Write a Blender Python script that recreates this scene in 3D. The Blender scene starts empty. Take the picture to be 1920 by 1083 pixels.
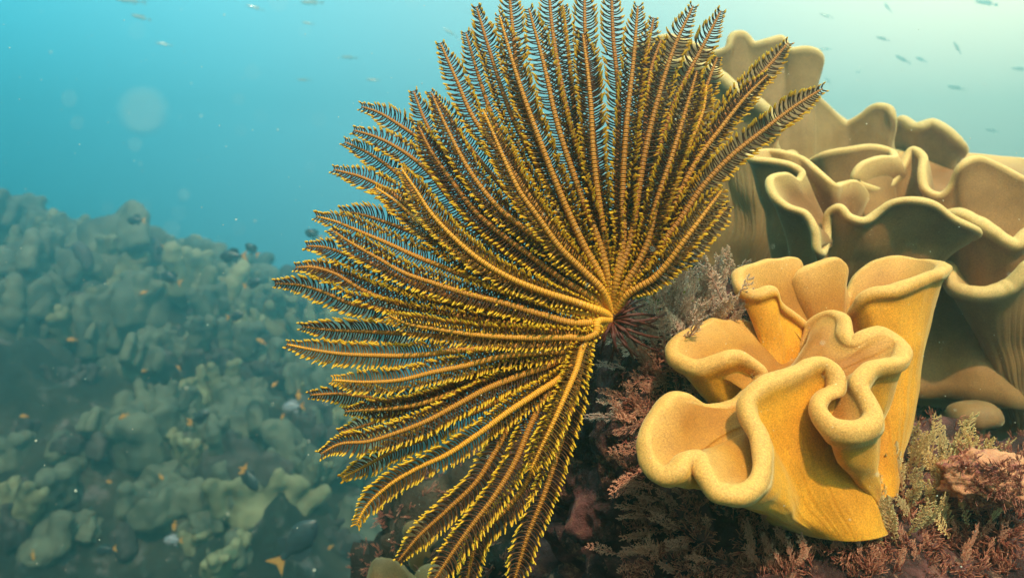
import bpy, bmesh, math, random
import numpy as np
from mathutils import Vector, Matrix
from mathutils.bvhtree import BVHTree

random.seed(7)
rng = np.random.default_rng(7)
C = bpy.context.scene.collection
sc = bpy.context.scene

# ------------------------------------------------------------------ camera
FOC = 24.0
cam_d = bpy.data.cameras.new('camera')
cam = bpy.data.objects.new('camera', cam_d)
C.objects.link(cam)
cam_d.lens = FOC
cam_d.sensor_width = 36
cam.location = (0, 0, 0)
cam.rotation_euler = (math.radians(90), 0, 0)
cam_d.clip_start = 0.01
cam_d.clip_end = 200
cam_d.dof.use_dof = True
cam_d.dof.focus_distance = 0.56
cam_d.dof.aperture_fstop = 7.5
sc.camera = cam
K = 36.0 / FOC / 1920.0


def P(px, py, d):
    """point of the place that lies at distance d (metres along +Y)"""
    return np.array([(px - 960) * K * d, d, (541.5 - py) * K * d])


# ------------------------------------------------------------------ light
SUN_EL, SUN_AZ = 50.0, 168.0            # azimuth from +Y (away from camera) towards +X (right)
el, az = math.radians(SUN_EL), math.radians(SUN_AZ)
SUN = Vector((math.sin(az) * math.cos(el), math.cos(az) * math.cos(el), math.sin(el)))
sun_d = bpy.data.lights.new('sun', 'SUN')
sun_d.energy = 5.0
sun_d.angle = math.radians(2.0)
sun_d.color = (1.0, 0.80, 0.54)
sun = bpy.data.objects.new('sun', sun_d)
C.objects.link(sun)
sun.rotation_euler = SUN.to_track_quat('Z', 'Y').to_euler()

world = bpy.data.worlds.new('World')
sc.world = world
world.use_nodes = True
wn, wl = world.node_tree.nodes, world.node_tree.links
for n in list(wn):
    wn.remove(n)


def N(nodes, typ, **kw):
    n = nodes.new(typ)
    for k, v in kw.items():
        if k == 'ins':
            for i, val in v.items():
                n.inputs[i].default_value = val
        else:
            setattr(n, k, v)
    return n


def ramp(nodes, stops, interp='EASE'):
    r = nodes.new('ShaderNodeValToRGB')
    r.color_ramp.interpolation = interp
    e = r.color_ramp.elements
    while len(e) < len(stops):
        e.new(0.5)
    for el_, (p_, c_) in zip(e, stops):
        el_.position = p_
        el_.color = (*c_, 1) if len(c_) == 3 else c_
    return r


# open water seen from inside: brightest round the upper-right glow, dimmer and bluer away from
# it and towards the deep; warm behind the camera as added fill, with a warm-tinted sky on top.
tc = N(wn, 'ShaderNodeTexCoord')
GLOW = Vector((0.64, 0.66, 0.44)).normalized()
dot = N(wn, 'ShaderNodeVectorMath', operation='DOT_PRODUCT')
dot.inputs[1].default_value = GLOW
wl.new(tc.outputs['Generated'], dot.inputs[0])
mr = N(wn, 'ShaderNodeMapRange', ins={1: -1.0, 2: 1.0})
wl.new(dot.outputs['Value'], mr.inputs[0])
gr = ramp(wn, [(0.0, (0.26, 0.19, 0.11)), (0.30, (0.14, 0.19, 0.15)), (0.60, (0.05, 0.62, 0.80)), (0.74, (0.24, 0.70, 0.80)),
               (0.87, (0.42, 0.66, 0.68)), (0.95, (0.62, 0.74, 0.66)), (1.0, (0.75, 0.8, 0.66))], 'LINEAR')
wl.new(mr.outputs[0], gr.inputs[0])
sep = N(wn, 'ShaderNodeSeparateXYZ')
wl.new(tc.outputs['Generated'], sep.inputs[0])
zr = N(wn, 'ShaderNodeMapRange', ins={1: -0.32, 2: 0.22, 3: 0.02, 4: 1.15})
wl.new(sep.outputs['Z'], zr.inputs[0])
lobe0 = N(wn, 'ShaderNodeMath', operation='MAXIMUM', ins={1: 0.0})
wl.new(dot.outputs['Value'], lobe0.inputs[0])
lobe = N(wn, 'ShaderNodeMath', operation='POWER', ins={1: 14.0})
wl.new(lobe0.outputs[0], lobe.inputs[0])
lcol = N(wn, 'ShaderNodeVectorMath', operation='SCALE')
lcol.inputs[0].default_value = (1.3, 0.75, 0.36)
wl.new(lobe.outputs[0], lcol.inputs['Scale'])
gadd = N(wn, 'ShaderNodeVectorMath', operation='ADD')
wl.new(gr.outputs[0], gadd.inputs[0])
wl.new(lcol.outputs[0], gadd.inputs[1])
mul = N(wn, 'ShaderNodeVectorMath', operation='SCALE')
wl.new(gadd.outputs[0], mul.inputs[0])
wl.new(zr.outputs[0], mul.inputs['Scale'])
# sky through Snell's window (view vector bent upwards)
bend = N(wn, 'ShaderNodeVectorMath', operation='MULTIPLY_ADD')
bend.inputs[1].default_value = (1, 1, 0.6)
bend.inputs[2].default_value = (0, 0, 0.8)
wl.new(tc.outputs['Generated'], bend.inputs[0])
nrm = N(wn, 'ShaderNodeVectorMath', operation='NORMALIZE')
wl.new(bend.outputs[0], nrm.inputs[0])
sky = N(wn, 'ShaderNodeTexSky', sky_type='NISHITA', sun_disc=False, sun_elevation=el, sun_rotation=az)
wl.new(nrm.outputs[0], sky.inputs[0])
tint = N(wn, 'ShaderNodeVectorMath', operation='MULTIPLY')
tint.inputs[1].default_value = (3.1, 1.75, 0.55)  # warm tint added to light the foreground, not the sky's own colour
wl.new(sky.outputs[0], tint.inputs[0])
up = N(wn, 'ShaderNodeMapRange', interpolation_type='SMOOTHSTEP', ins={1: 0.25, 2: 0.9, 3: 0.0, 4: 1.0})
wl.new(sep.outputs['Z'], up.inputs[0])
tsc = N(wn, 'ShaderNodeVectorMath', operation='SCALE')
wl.new(tint.outputs[0], tsc.inputs[0])
wl.new(up.outputs[0], tsc.inputs['Scale'])
bg1 = N(wn, 'ShaderNodeBackground', ins={1: 1.0})
bg2 = N(wn, 'ShaderNodeBackground', ins={1: 0.15})
wl.new(mul.outputs[0], bg1.inputs[0])
wl.new(tsc.outputs[0], bg2.inputs[0])
add = N(wn, 'ShaderNodeAddShader')
wl.new(bg1.outputs[0], add.inputs[0])
wl.new(bg2.outputs[0], add.inputs[1])
wo = N(wn, 'ShaderNodeOutputWorld')
wl.new(add.outputs[0], wo.inputs[0])

sc.view_settings.view_transform = 'Standard'
sc.view_settings.look = 'None'
sc.view_settings.gamma = 1
sc.view_settings.use_curve_mapping = False
sc.view_settings.exposure = 0.9
sc.cycles.volume_bounces = 1
sc.cycles.max_bounces = 5
sc.cycles.diffuse_bounces = 3
sc.cycles.glossy_bounces = 2
sc.cycles.transmission_bounces = 2
sc.cycles.sample_clamp_indirect = 4
sc.cycles.use_denoising = True


# ------------------------------------------------------------------ helpers
def tag(o, label=None, cat=None, group=None, kind=None):
    if label:
        o['label'] = label
    if cat:
        o['category'] = cat
    if group:
        o['group'] = group
    if kind:
        o['kind'] = kind
    return o


def link(name, me, parent=None):
    o = bpy.data.objects.new(name, me)
    C.objects.link(o)
    if parent is not None:
        o.parent = parent
    return o


def empty(name, loc):
    o = bpy.data.objects.new(name, None)
    C.objects.link(o)
    o.location = tuple(loc)
    o.empty_display_size = 0.02
    return o


def mesh(name, verts, faces, mat, attrs=None, smooth=True):
    """numpy verts (n,3); faces (m,4) or (m,3) int array"""
    verts = np.asarray(verts, dtype=np.float32)
    faces = np.asarray(faces, dtype=np.int32)
    me = bpy.data.meshes.new(name)
    n, m, k = len(verts), len(faces), faces.shape[1]
    me.vertices.add(n)
    me.vertices.foreach_set('co', verts.ravel())
    me.loops.add(m * k)
    me.loops.foreach_set('vertex_index', faces.ravel())
    me.polygons.add(m)
    me.polygons.foreach_set('loop_start', np.arange(m, dtype=np.int32) * k)
    me.polygons.foreach_set('loop_total', np.full(m, k, dtype=np.int32))
    me.update(calc_edges=True)
    if smooth:
        me.polygons.foreach_set('use_smooth', np.ones(m, dtype=bool))
    for a, vals in (attrs or {}).items():
        at = me.attributes.new(a, 'FLOAT', 'POINT')
        at.data.foreach_set('value', np.asarray(vals, dtype=np.float32))
    if mat:
        me.materials.append(mat)
    me.validate()
    return me


def tubes(paths, radii, sides=4, ref=(0.0, 1.0, 0.0), flat=1.0):
    """paths (n,k,3), radii (n,k) -> verts, quads, pathindex, t"""
    paths = np.asarray(paths, float)
    radii = np.asarray(radii, float)
    n, k, _ = paths.shape
    T = np.gradient(paths, axis=1)
    T /= np.linalg.norm(T, axis=2, keepdims=True) + 1e-12
    ref = np.asarray(ref, float)
    if ref.ndim == 1:
        ref = np.broadcast_to(ref, T.shape)
    elif ref.ndim == 2:
        ref = np.broadcast_to(ref[:, None, :], T.shape)
    A = np.cross(T, ref)
    ln = np.linalg.norm(A, axis=2, keepdims=True)
    A = np.where(ln > 1e-4, A / (ln + 1e-12), np.array([1.0, 0, 0]))
    B = np.cross(T, A)
    th = np.arange(sides) / sides * 2 * np.pi
    ring = (np.cos(th)[None, None, :, None] * A[:, :, None, :] +
            flat * np.sin(th)[None, None, :, None] * B[:, :, None, :])
    V = paths[:, :, None, :] + ring * radii[:, :, None, None]
    V = V.reshape(-1, 3)
    i, j, s = np.meshgrid(np.arange(n), np.arange(k - 1), np.arange(sides), indexing='ij')
    s2 = (s + 1) % sides
    base = i * k * sides
    f = np.stack([base + j * sides + s, base + j * sides + s2, base + (j + 1) * sides + s2,
                  base + (j + 1) * sides + s], -1).reshape(-1, 4)
    t = np.repeat(np.tile(np.linspace(0, 1, k), n), sides)
    idx = np.repeat(np.arange(n), k * sides)
    return V, f, idx, t


def catmull(pts, n, closed=False):
    pts = np.asarray(pts, float)
    m = len(pts)
    if closed:
        ext = np.vstack([pts[-1], pts, pts[0], pts[1]])
        segs = m
    else:
        ext = np.vstack([2 * pts[0] - pts[1], pts, 2 * pts[-1] - pts[-2]])
        segs = m - 1
    out = []
    for s in range(segs):
        p0, p1, p2, p3 = ext[s:s + 4]
        # centripetal-like damping through chord-scaled tangents
        l0, l1, l2 = (np.linalg.norm(p1 - p0) + 1e-9, np.linalg.norm(p2 - p1) + 1e-9, np.linalg.norm(p3 - p2) + 1e-9)
        m1 = ((p1 - p0) / l0 * l1 + (p2 - p1)) * l1 / (l0 + l1) if l0 > 0 else p2 - p1
        m1 = l1 * ((p1 - p0) / l0 * l1 + (p2 - p1) / l1 * l0) / (l0 + l1)
        m2 = l1 * ((p2 - p1) / l1 * l2 + (p3 - p2) / l2 * l1) / (l1 + l2)
        t = np.linspace(0, 1, 24, endpoint=False)[:, None]
        h = (2 * t**3 - 3 * t**2 + 1) * p1 + (t**3 - 2 * t**2 + t) * m1 + (-2 * t**3 + 3 * t**2) * p2 + (t**3 - t**2) * m2
        out.append(h)
    out = np.vstack(out + [pts[:1] if closed else pts[-1:]])
    d = np.r_[0, np.cumsum(np.linalg.norm(np.diff(out, axis=0), axis=1))]
    q = np.linspace(0, d[-1], n, endpoint=not closed)
    return np.stack([np.interp(q, d, out[:, a]) for a in range(3)], 1)


def vnoise(p, seed=0):
    p = np.asarray(p, float)
    i = np.floor(p).astype(np.int64)
    f = p - i
    f = f * f * (3 - 2 * f)

    def h(x, y, z):
        n = (x * 374761393 + y * 668265263 + z * 2147483647 + seed * 974634777) & 0xFFFFFFFF
        n = ((n ^ (n >> 13)) * 1274126177) & 0xFFFFFFFF
        n = ((n ^ (n >> 16)) * 2246822519) & 0xFFFFFFFF
        return ((n ^ (n >> 15)) & 0xFFFFFF) / float(0xFFFFFF)
    r = 0
    for a in (0, 1):
        for b in (0, 1):
            for c in (0, 1):
                w = (f[..., 0] if a else 1 - f[..., 0]) * (f[..., 1] if b else 1 - f[..., 1]) * (f[..., 2] if c else 1 - f[..., 2])
                r = r + w * h(i[..., 0] + a, i[..., 1] + b, i[..., 2] + c)
    return r * 2 - 1


def fbm(p, octs=5, seed=0, ridged=False):
    r, a, p = 0, 1.0, np.asarray(p, float).copy()
    for o in range(octs):
        v = vnoise(p, seed + o)
        if ridged:
            v = 1 - 2 * np.abs(v)
        r = r + a * v
        a *= 0.5
        p = p * 2.03 + 11.3
    return r


def lowpass(R, s):
    """gaussian low pass of a closed curve"""
    F = np.fft.rfft(R, axis=0)
    k = np.arange(len(F))[:, None]
    return np.fft.irfft(F * np.exp(-(k * s) ** 2), n=len(R), axis=0)


# ------------------------------------------------------------------ materials
def newmat(name):
    m = bpy.data.materials.new(name)
    m.use_nodes = True
    nt = m.node_tree
    for n in list(nt.nodes):
        nt.nodes.remove(n)
    out = nt.nodes.new('ShaderNodeOutputMaterial')
    b = nt.nodes.new('ShaderNodeBsdfPrincipled')
    nt.links.new(b.outputs[0], out.inputs[0])
    return m, nt.nodes, nt.links, b


def noise_tex(ns, ls, scale, detail=4, coord='Object', rough=0.6, dist=0.0):
    t = ns.new('ShaderNodeTexCoord')
    n = ns.new('ShaderNodeTexNoise')
    n.inputs['Scale'].default_value = scale
    n.inputs['Detail'].default_value = detail
    n.inputs['Roughness'].default_value = rough
    n.inputs['Distortion'].default_value = dist
    ls.new(t.outputs[coord], n.inputs['Vector'])
    return n


def mix(ns, ls, a, b, f, blend='MIX'):
    m = ns.new('ShaderNodeMix')
    m.data_type = 'RGBA'
    m.blend_type = blend
    for s, v in ((6, a), (7, b)):
        if isinstance(v, tuple):
            m.inputs[s].default_value = (*v, 1)
        else:
            ls.new(v, m.inputs[s])
    if isinstance(f, (int, float)):
        m.inputs[0].default_value = f
    else:
        ls.new(f, m.inputs[0])
    return m.outputs[2]


def bump(ns, ls, h, strength, dist, b, prev=None):
    bp = ns.new('ShaderNodeBump')
    bp.inputs['Strength'].default_value = strength
    bp.inputs['Distance'].default_value = dist
    ls.new(h, bp.inputs['Height'])
    if prev:
        ls.new(prev, bp.inputs['Normal'])
    if b:
        ls.new(bp.outputs[0], b.inputs['Normal'])
    return bp.outputs[0]


def attr(ns, name):
    a = ns.new('ShaderNodeAttribute')
    a.attribute_name = name
    return a.outputs['Fac']


def coral_mat(name, stalk, top, lip, pit, sss=0.25, sheen=0.5, ssr=0.01, specks=0.6):
    m, ns, ls, b = newmat(name)
    n1 = noise_tex(ns, ls, 14, 5)
    r1 = ramp(ns, [(0.35, (0, 0, 0)), (0.68, (1, 1, 1))], 'EASE')
    ls.new(n1.outputs[0], r1.inputs[0])
    c_st = mix(ns, ls, stalk, tuple(x * y for x, y in zip(stalk, (0.72, 0.66, 0.6))), r1.outputs[0])
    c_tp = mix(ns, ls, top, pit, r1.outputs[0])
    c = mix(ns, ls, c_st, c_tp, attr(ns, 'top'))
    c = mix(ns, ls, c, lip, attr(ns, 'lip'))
    # fine speckle of retracted polyps and grit
    t = ns.new('ShaderNodeTexCoord')
    v = ns.new('ShaderNodeTexVoronoi')
    v.inputs['Scale'].default_value = 520
    ls.new(t.outputs['Object'], v.inputs['Vector'])
    vr = ramp(ns, [(0.0, (1, 1, 1)), (0.5, (0, 0, 0))], 'EASE')
    ls.new(v.outputs['Distance'], vr.inputs[0])
    n2 = noise_tex(ns, ls, 800, 3)
    n2r = ramp(ns, [(0.3, (0.55, 0.52, 0.48)), (0.7, (1.2, 1.2, 1.15))], 'LINEAR')
    ls.new(n2.outputs[0], n2r.inputs[0])
    c = mix(ns, ls, c, n2r.outputs[0], 0.8, 'MULTIPLY')
    v2 = ns.new('ShaderNodeTexVoronoi')
    v2.inputs['Scale'].default_value = 170
    ls.new(t.outputs['Object'], v2.inputs['Vector'])
    n3 = noise_tex(ns, ls, 30, 3)
    v2r = ramp(ns, [(0.07, (1, 1, 1)), (0.11, (0, 0, 0))], 'LINEAR')
    ls.new(v2.outputs['Distance'], v2r.inputs[0])
    gate = ramp(ns, [(0.52, (0, 0, 0)), (0.6, (specks,) * 3)], 'LINEAR')
    ls.new(n3.outputs[0], gate.inputs[0])
    sp = mix(ns, ls, v2r.outputs[0], gate.outputs[0], 1.0, 'MULTIPLY')
    c = mix(ns, ls, c, (0.75, 0.68, 0.48), sp)
    ls.new(c, b.inputs['Base Color'])
    b.inputs['Roughness'].default_value = 0.62
    b.inputs['Specular IOR Level'].default_value = 0.25
    b.inputs['Subsurface Weight'].default_value = sss
    b.inputs['Subsurface Scale'].default_value = ssr
    b.inputs['Subsurface Radius'].default_value = (1.0, 0.65, 0.2)
    b.inputs['Sheen Weight'].default_value = sheen
    b.inputs['Sheen Roughness'].default_value = 0.35
    b.inputs['Sheen Tint'].default_value = (1.0, 0.85, 0.5, 1)
    p = bump(ns, ls, n1.outputs[0], 0.25, 0.004, None)
    p = bump(ns, ls, vr.outputs[0], 0.22, 0.0006, None, p)
    bump(ns, ls, n2.outputs[0], 0.25, 0.0008, b, p)
    return m


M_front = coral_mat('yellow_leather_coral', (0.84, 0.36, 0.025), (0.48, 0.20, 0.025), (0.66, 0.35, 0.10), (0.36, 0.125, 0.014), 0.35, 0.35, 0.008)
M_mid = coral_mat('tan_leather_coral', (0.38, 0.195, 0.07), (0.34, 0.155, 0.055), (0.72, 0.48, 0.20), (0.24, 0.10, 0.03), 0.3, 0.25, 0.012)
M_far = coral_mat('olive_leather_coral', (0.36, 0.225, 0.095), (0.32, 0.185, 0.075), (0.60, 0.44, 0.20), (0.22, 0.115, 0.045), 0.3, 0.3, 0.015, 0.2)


def simple(name, stops, scale, rough=0.8, bs=0.6, bd=0.01, detail=8, sss=0.0, scale2=None, coord='Object', second=None):
    m, ns, ls, b = newmat(name)
    n = noise_tex(ns, ls, scale, detail, coord)
    r = ramp(ns, stops, 'LINEAR')
    ls.new(n.outputs[0], r.inputs[0])
    c = r.outputs[0]
    if second:
        n2 = noise_tex(ns, ls, second[0], 6, coord, 0.7)
        r2 = ramp(ns, [(second[1], (0, 0, 0)), (second[2], (1, 1, 1))], 'LINEAR')
        ls.new(n2.outputs[0], r2.inputs[0])
        c = mix(ns, ls, c, second[3], r2.outputs[0])
    ls.new(c, b.inputs['Base Color'])
    b.inputs['Roughness'].default_value = rough
    b.inputs['Specular IOR Level'].default_value = 0.2
    if sss:
        b.inputs['Subsurface Weight'].default_value = sss
        b.inputs['Subsurface Scale'].default_value = 0.01
    n3 = noise_tex(ns, ls, scale2 or scale * 4, 8, coord, 0.7)
    bump(ns, ls, n3.outputs[0], bs, bd, b)
    return m


M_rock = simple('encrusted_rock', [(0.3, (0.025, 0.012, 0.012)), (0.5, (0.07, 0.03, 0.028)), (0.62, (0.22, 0.08, 0.075)), (0.75, (0.38, 0.20, 0.12))],
                22, 0.9, 1.0, 0.012, 10, second=(60, 0.56, 0.7, (0.5, 0.24, 0.16)))
M_rock_dark = simple('dark_reef_rock', [(0.3, (0.018, 0.016, 0.012)), (0.55, (0.05, 0.040, 0.028)), (0.75, (0.11, 0.09, 0.06))], 9, 0.9, 1.0, 0.02, 10,
                     second=(20, 0.58, 0.72, (0.16, 0.10, 0.09)))
M_reef = simple('reef_slope', [(0.3, (0.012, 0.012, 0.010)), (0.5, (0.035, 0.034, 0.026)), (0.7, (0.12, 0.10, 0.07))], 1.0, 0.9, 1.0, 0.08, 10,
                second=(4, 0.55, 0.68, (0.24, 0.20, 0.20)))
M_knob = simple('knobbly_coral', [(0.3, (0.05, 0.06, 0.055)), (0.7, (0.22, 0.22, 0.15))], 7, 0.7, 0.4, 0.006, 6)
M_knob2 = simple('knobbly_coral_lavender', [(0.3, (0.03, 0.026, 0.026)), (0.7, (0.12, 0.095, 0.085))], 9, 0.7, 0.5, 0.006, 6)
M_sand = simple('seabed_sand', [(0.3, (0.18, 0.17, 0.13)), (0.7, (0.34, 0.31, 0.24))], 0.8, 0.95, 0.5, 0.03)

# pinnules: dark brown shaft, yellow tip
m, ns, ls, b = newmat('pinnule')
r = ramp(ns, [(0.0, (0.26, 0.10, 0.025)), (0.3, (0.09, 0.034, 0.012)), (0.68, (0.14, 0.055, 0.010)), (0.79, (0.85, 0.46, 0.02)), (1.0, (1.0, 0.72, 0.06))], 'LINEAR')
ls.new(attr(ns, 'tip'), r.inputs[0])
yel = mix(ns, ls, r.outputs[0], (0.80, 0.42, 0.015), attr(ns, 'bright'))
ls.new(yel, b.inputs['Base Color'])
b.inputs['Roughness'].default_value = 0.5
b.inputs['Specular IOR Level'].default_value = 0.35
tr = ns.new('ShaderNodeBsdfTranslucent')
ls.new(yel, tr.inputs[0])
mx = ns.new('ShaderNodeMixShader')
mx.inputs[0].default_value = 0.42
ls.new(b.outputs[0], mx.inputs[1])
ls.new(tr.outputs[0], mx.inputs[2])
ls.new(mx.outputs[0], [n_ for n_ in ns if n_.type == 'OUTPUT_MATERIAL'][0].inputs[0])
M_pin = m
# rachis: segmented orange-brown stem
m, ns, ls, b = newmat('feather_arm')
c = mix(ns, ls, (0.36, 0.135, 0.022), (0.86, 0.38, 0.03), attr(ns, 'tone'))
seg = ns.new('ShaderNodeMath')
seg.operation = 'SINE'
ls.new(attr(ns, 'seg'), seg.inputs[0])
sr = ramp(ns, [(0.0, (0.55, 0.5, 0.45)), (0.6, (1, 1, 1))], 'LINEAR')
sm = ns.new('ShaderNodeMapRange')
sm.inputs[1].default_value = -1
ls.new(seg.outputs[0], sm.inputs[0])
ls.new(sm.outputs[0], sr.inputs[0])
c = mix(ns, ls, c, sr.outputs[0], 0.8, 'MULTIPLY')
ls.new(c, b.inputs['Base Color'])
b.inputs['Roughness'].default_value = 0.55
b.inputs['Specular IOR Level'].default_value = 0.3
bump(ns, ls, sm.outputs[0], 0.5, 0.0006, b)
M_arm = m
M_cirri = simple('cirri', [(0.3, (0.05, 0.012, 0.010)), (0.7, (0.12, 0.03, 0.02))], 120, 0.45, 0.3, 0.001)


def twig_mat(name, c0, c1, sss=0.0):
    m, ns, ls, b = newmat(name)
    c = mix(ns, ls, c0, c1, attr(ns, 'tip'))
    oi = ns.new('ShaderNodeObjectInfo')
    rr = ramp(ns, [(0.0, (0.75, 0.72, 0.72)), (1.0, (1.1, 1.08, 1.0))], 'LINEAR')
    ls.new(oi.outputs['Random'], rr.inputs[0])
    c = mix(ns, ls, c, rr.outputs[0], 1.0, 'MULTIPLY')
    ls.new(c, b.inputs['Base Color'])
    b.inputs['Roughness'].default_value = 0.6
    b.inputs['Specular IOR Level'].default_value = 0.25
    tr = ns.new('ShaderNodeBsdfTranslucent')
    ls.new(c, tr.inputs[0])
    mx = ns.new('ShaderNodeMixShader')
    mx.inputs[0].default_value = 0.35
    ls.new(b.outputs[0], mx.inputs[1])
    ls.new(tr.outputs[0], mx.inputs[2])
    ls.new(mx.outputs[0], [n_ for n_ in ns if n_.type == 'OUTPUT_MATERIAL'][0].inputs[0])
    return m


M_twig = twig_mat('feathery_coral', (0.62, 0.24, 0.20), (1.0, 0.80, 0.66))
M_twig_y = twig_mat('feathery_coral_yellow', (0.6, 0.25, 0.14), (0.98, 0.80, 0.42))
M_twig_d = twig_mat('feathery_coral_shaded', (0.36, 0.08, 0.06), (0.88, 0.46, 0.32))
M_turf = twig_mat('turf', (0.30, 0.07, 0.06), (0.72, 0.33, 0.22))
M_green = twig_mat('green_alga', (0.18, 0.24, 0.02), (0.50, 0.58, 0.05))


# ------------------------------------------------------------------ water body, seabed
def box_mesh(name, lo, hi):
    x0, y0, z0 = lo
    x1, y1, z1 = hi
    v = [(x0, y0, z0), (x1, y0, z0), (x1, y1, z0), (x0, y1, z0), (x0, y0, z1), (x1, y0, z1), (x1, y1, z1), (x0, y1, z1)]
    f = [(0, 3, 2, 1), (4, 5, 6, 7), (0, 1, 5, 4), (1, 2, 6, 5), (2, 3, 7, 6), (3, 0, 4, 7)]
    return mesh(name, np.array(v), np.array(f), None, smooth=False)


HAZE = 0.155
hz = link('haze', box_mesh('haze', (-22, -4, -9.2), (22, 13, 3.6)))
mh = bpy.data.materials.new('water_haze')
mh.use_nodes = True
for n in list(mh.node_tree.nodes):
    mh.node_tree.nodes.remove(n)
ho = mh.node_tree.nodes.new('ShaderNodeOutputMaterial')
pv = mh.node_tree.nodes.new('ShaderNodeVolumePrincipled')
pv.inputs['Color'].default_value = (0.17, 0.55, 0.62, 1)
pv.inputs['Density'].default_value = HAZE
pv.inputs['Anisotropy'].default_value = 0.78
mh.node_tree.links.new(pv.outputs[0], ho.inputs['Volume'])
hz.data.materials.append(mh)
tag(hz, 'blue green sea water haze that fills the whole scene', None, None, 'stuff')


def grid(nx, ny, x0, x1, y0, y1):
    X, Y = np.meshgrid(np.linspace(x0, x1, nx), np.linspace(y0, y1, ny))
    i, j = np.meshgrid(np.arange(nx - 1), np.arange(ny - 1))
    a = (j * nx + i).ravel()
    f = np.stack([a, a + 1, a + nx + 1, a + nx], 1)
    return X.ravel(), Y.ravel(), f


X, Y, f = grid(160, 160, -21.5, 21.5, -3.5, 12.8)
Z = -7.9 + 0.12 * fbm(np.stack([X, Y, X * 0], 1) * 0.5, 4, 3)
o = link('seabed', mesh('seabed', np.stack([X, Y, Z], 1), f, M_sand))
tag(o, kind='structure')


# far reef slope on the left
RS = 2.3
def reef_h(X, Y):
    prof = np.interp(X, [-4.5, -2.9, -2.5, -2.1, -1.6, -1.15, -0.75, -0.35, 0.3, 1.5],
                     [0.27, 0.23, 0.20, 0.05, -0.11, -0.25, -0.46, -0.78, -1.05, -1.3])
    s = np.clip((3.4 - Y) / 2.2, 0, 1.4)
    s = s ** 1.15
    back = np.clip((Y - 3.5) / 2.5, 0, 1)
    q = np.stack([X, Y, X * 0], 1)
    n = 0.26 * fbm(q * 1.7, 5, 21, True) + 0.07 * fbm(q * 6, 4, 5)
    led = 0.10 * np.sin(s * 9 + 1.5 * vnoise(q * 1.1, 9))
    h = prof - 1.12 * s - 1.8 * back ** 2 + n * 0.6 + led - 0.17
    edge = np.clip((X + 0.2) / 1.2, 0, 1)
    return np.maximum(h - edge * 0.9, -3.2)


X, Y, f = grid(380, 260, -5.2, 1.6, 0.9, 5.3)
Z = reef_h(X, Y)
X, Y, Z = X * RS, Y * RS, Z * RS
reef_me = mesh('reef_slope', np.stack([X, Y, Z], 1), f, M_reef)
o = link('reef_slope', reef_me)
tag(o, kind='structure')
reef_bvh = BVHTree.FromPolygons([tuple(v) for v in np.stack([X, Y, Z], 1)], [tuple(map(int, q)) for q in f])


# ------------------------------------------------------------------ rocks
def rock(name, centre, rad, mat, seed, amp=0.22, freq=2.2, sub=6, label=None, kind=None):
    bm = bmesh.new()
    bmesh.ops.create_icosphere(bm, subdivisions=sub, radius=1)
    me = bpy.data.meshes.new(name)
    bm.to_mesh(me)
    bm.free()
    n = len(me.vertices)
    co = np.empty(n * 3, np.float32)
    me.vertices.foreach_get('co', co)
    co = co.reshape(-1, 3).astype(float)
    rad = np.asarray(rad)
    d = 1 + amp * fbm(co * freq, 4, seed, True) * 0.6 + amp * 0.5 * fbm(co * freq * 3, 4, seed + 3) + amp * 0.16 * fbm(co * freq * 14, 3, seed + 8, True)
    co = co * d[:, None] * rad
    me.vertices.foreach_set('co', co.astype(np.float32).ravel())
    me.polygons.foreach_set('use_smooth', np.ones(len(me.polygons), bool))
    me.materials.append(mat)
    me.update()
    o = link(name, me)
    o.location = tuple(centre)
    tag(o, label, 'rock' if kind is None else None, None, kind)
    polys = [tuple(p.vertices) for p in me.polygons]
    return o, BVHTree.FromPolygons([tuple(c + np.asarray(centre)) for c in co], polys)


rocks = []
rocks.append(rock('rock', P(1275, 830, 0.74), (0.125, 0.14, 0.155), M_rock, 11, 0.2, 2.0,
                  label='purplish brown overgrown rock between the feather star and the yellow coral'))
rocks.append(rock('rock', P(1650, 1180, 0.74), (0.36, 0.26, 0.20), M_rock, 17, 0.16, 3.0,
                  label='pink and brown crusted rock under the yellow leather coral'))
rocks.append(rock('rock', P(1720, 960, 1.45), (0.62, 0.36, 0.62), M_rock_dark, 23, 0.16, 2.2,
                  label='big dark rock behind the tan leather corals'))
rocks.append(rock('rock', P(1000, 1290, 1.15), (0.30, 0.30, 0.36), M_rock_dark, 31, 0.2, 2.4,
                  label='hazy grey green rock below the lowest arms of the feather star'))


def cam_hit(px, py, which=None):
    d = Vector(P(px, py, 1.0)).normalized()
    best = None
    for k, (o_, bv) in enumerate(rocks):
        if which is not None and k not in which:
            continue
        h = bv.ray_cast(Vector((0, 0, 0)), d)
        if h[0] is not None and (best is None or h[3] < best[2]):
            best = (h[0], h[1], h[3])
    return best


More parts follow.
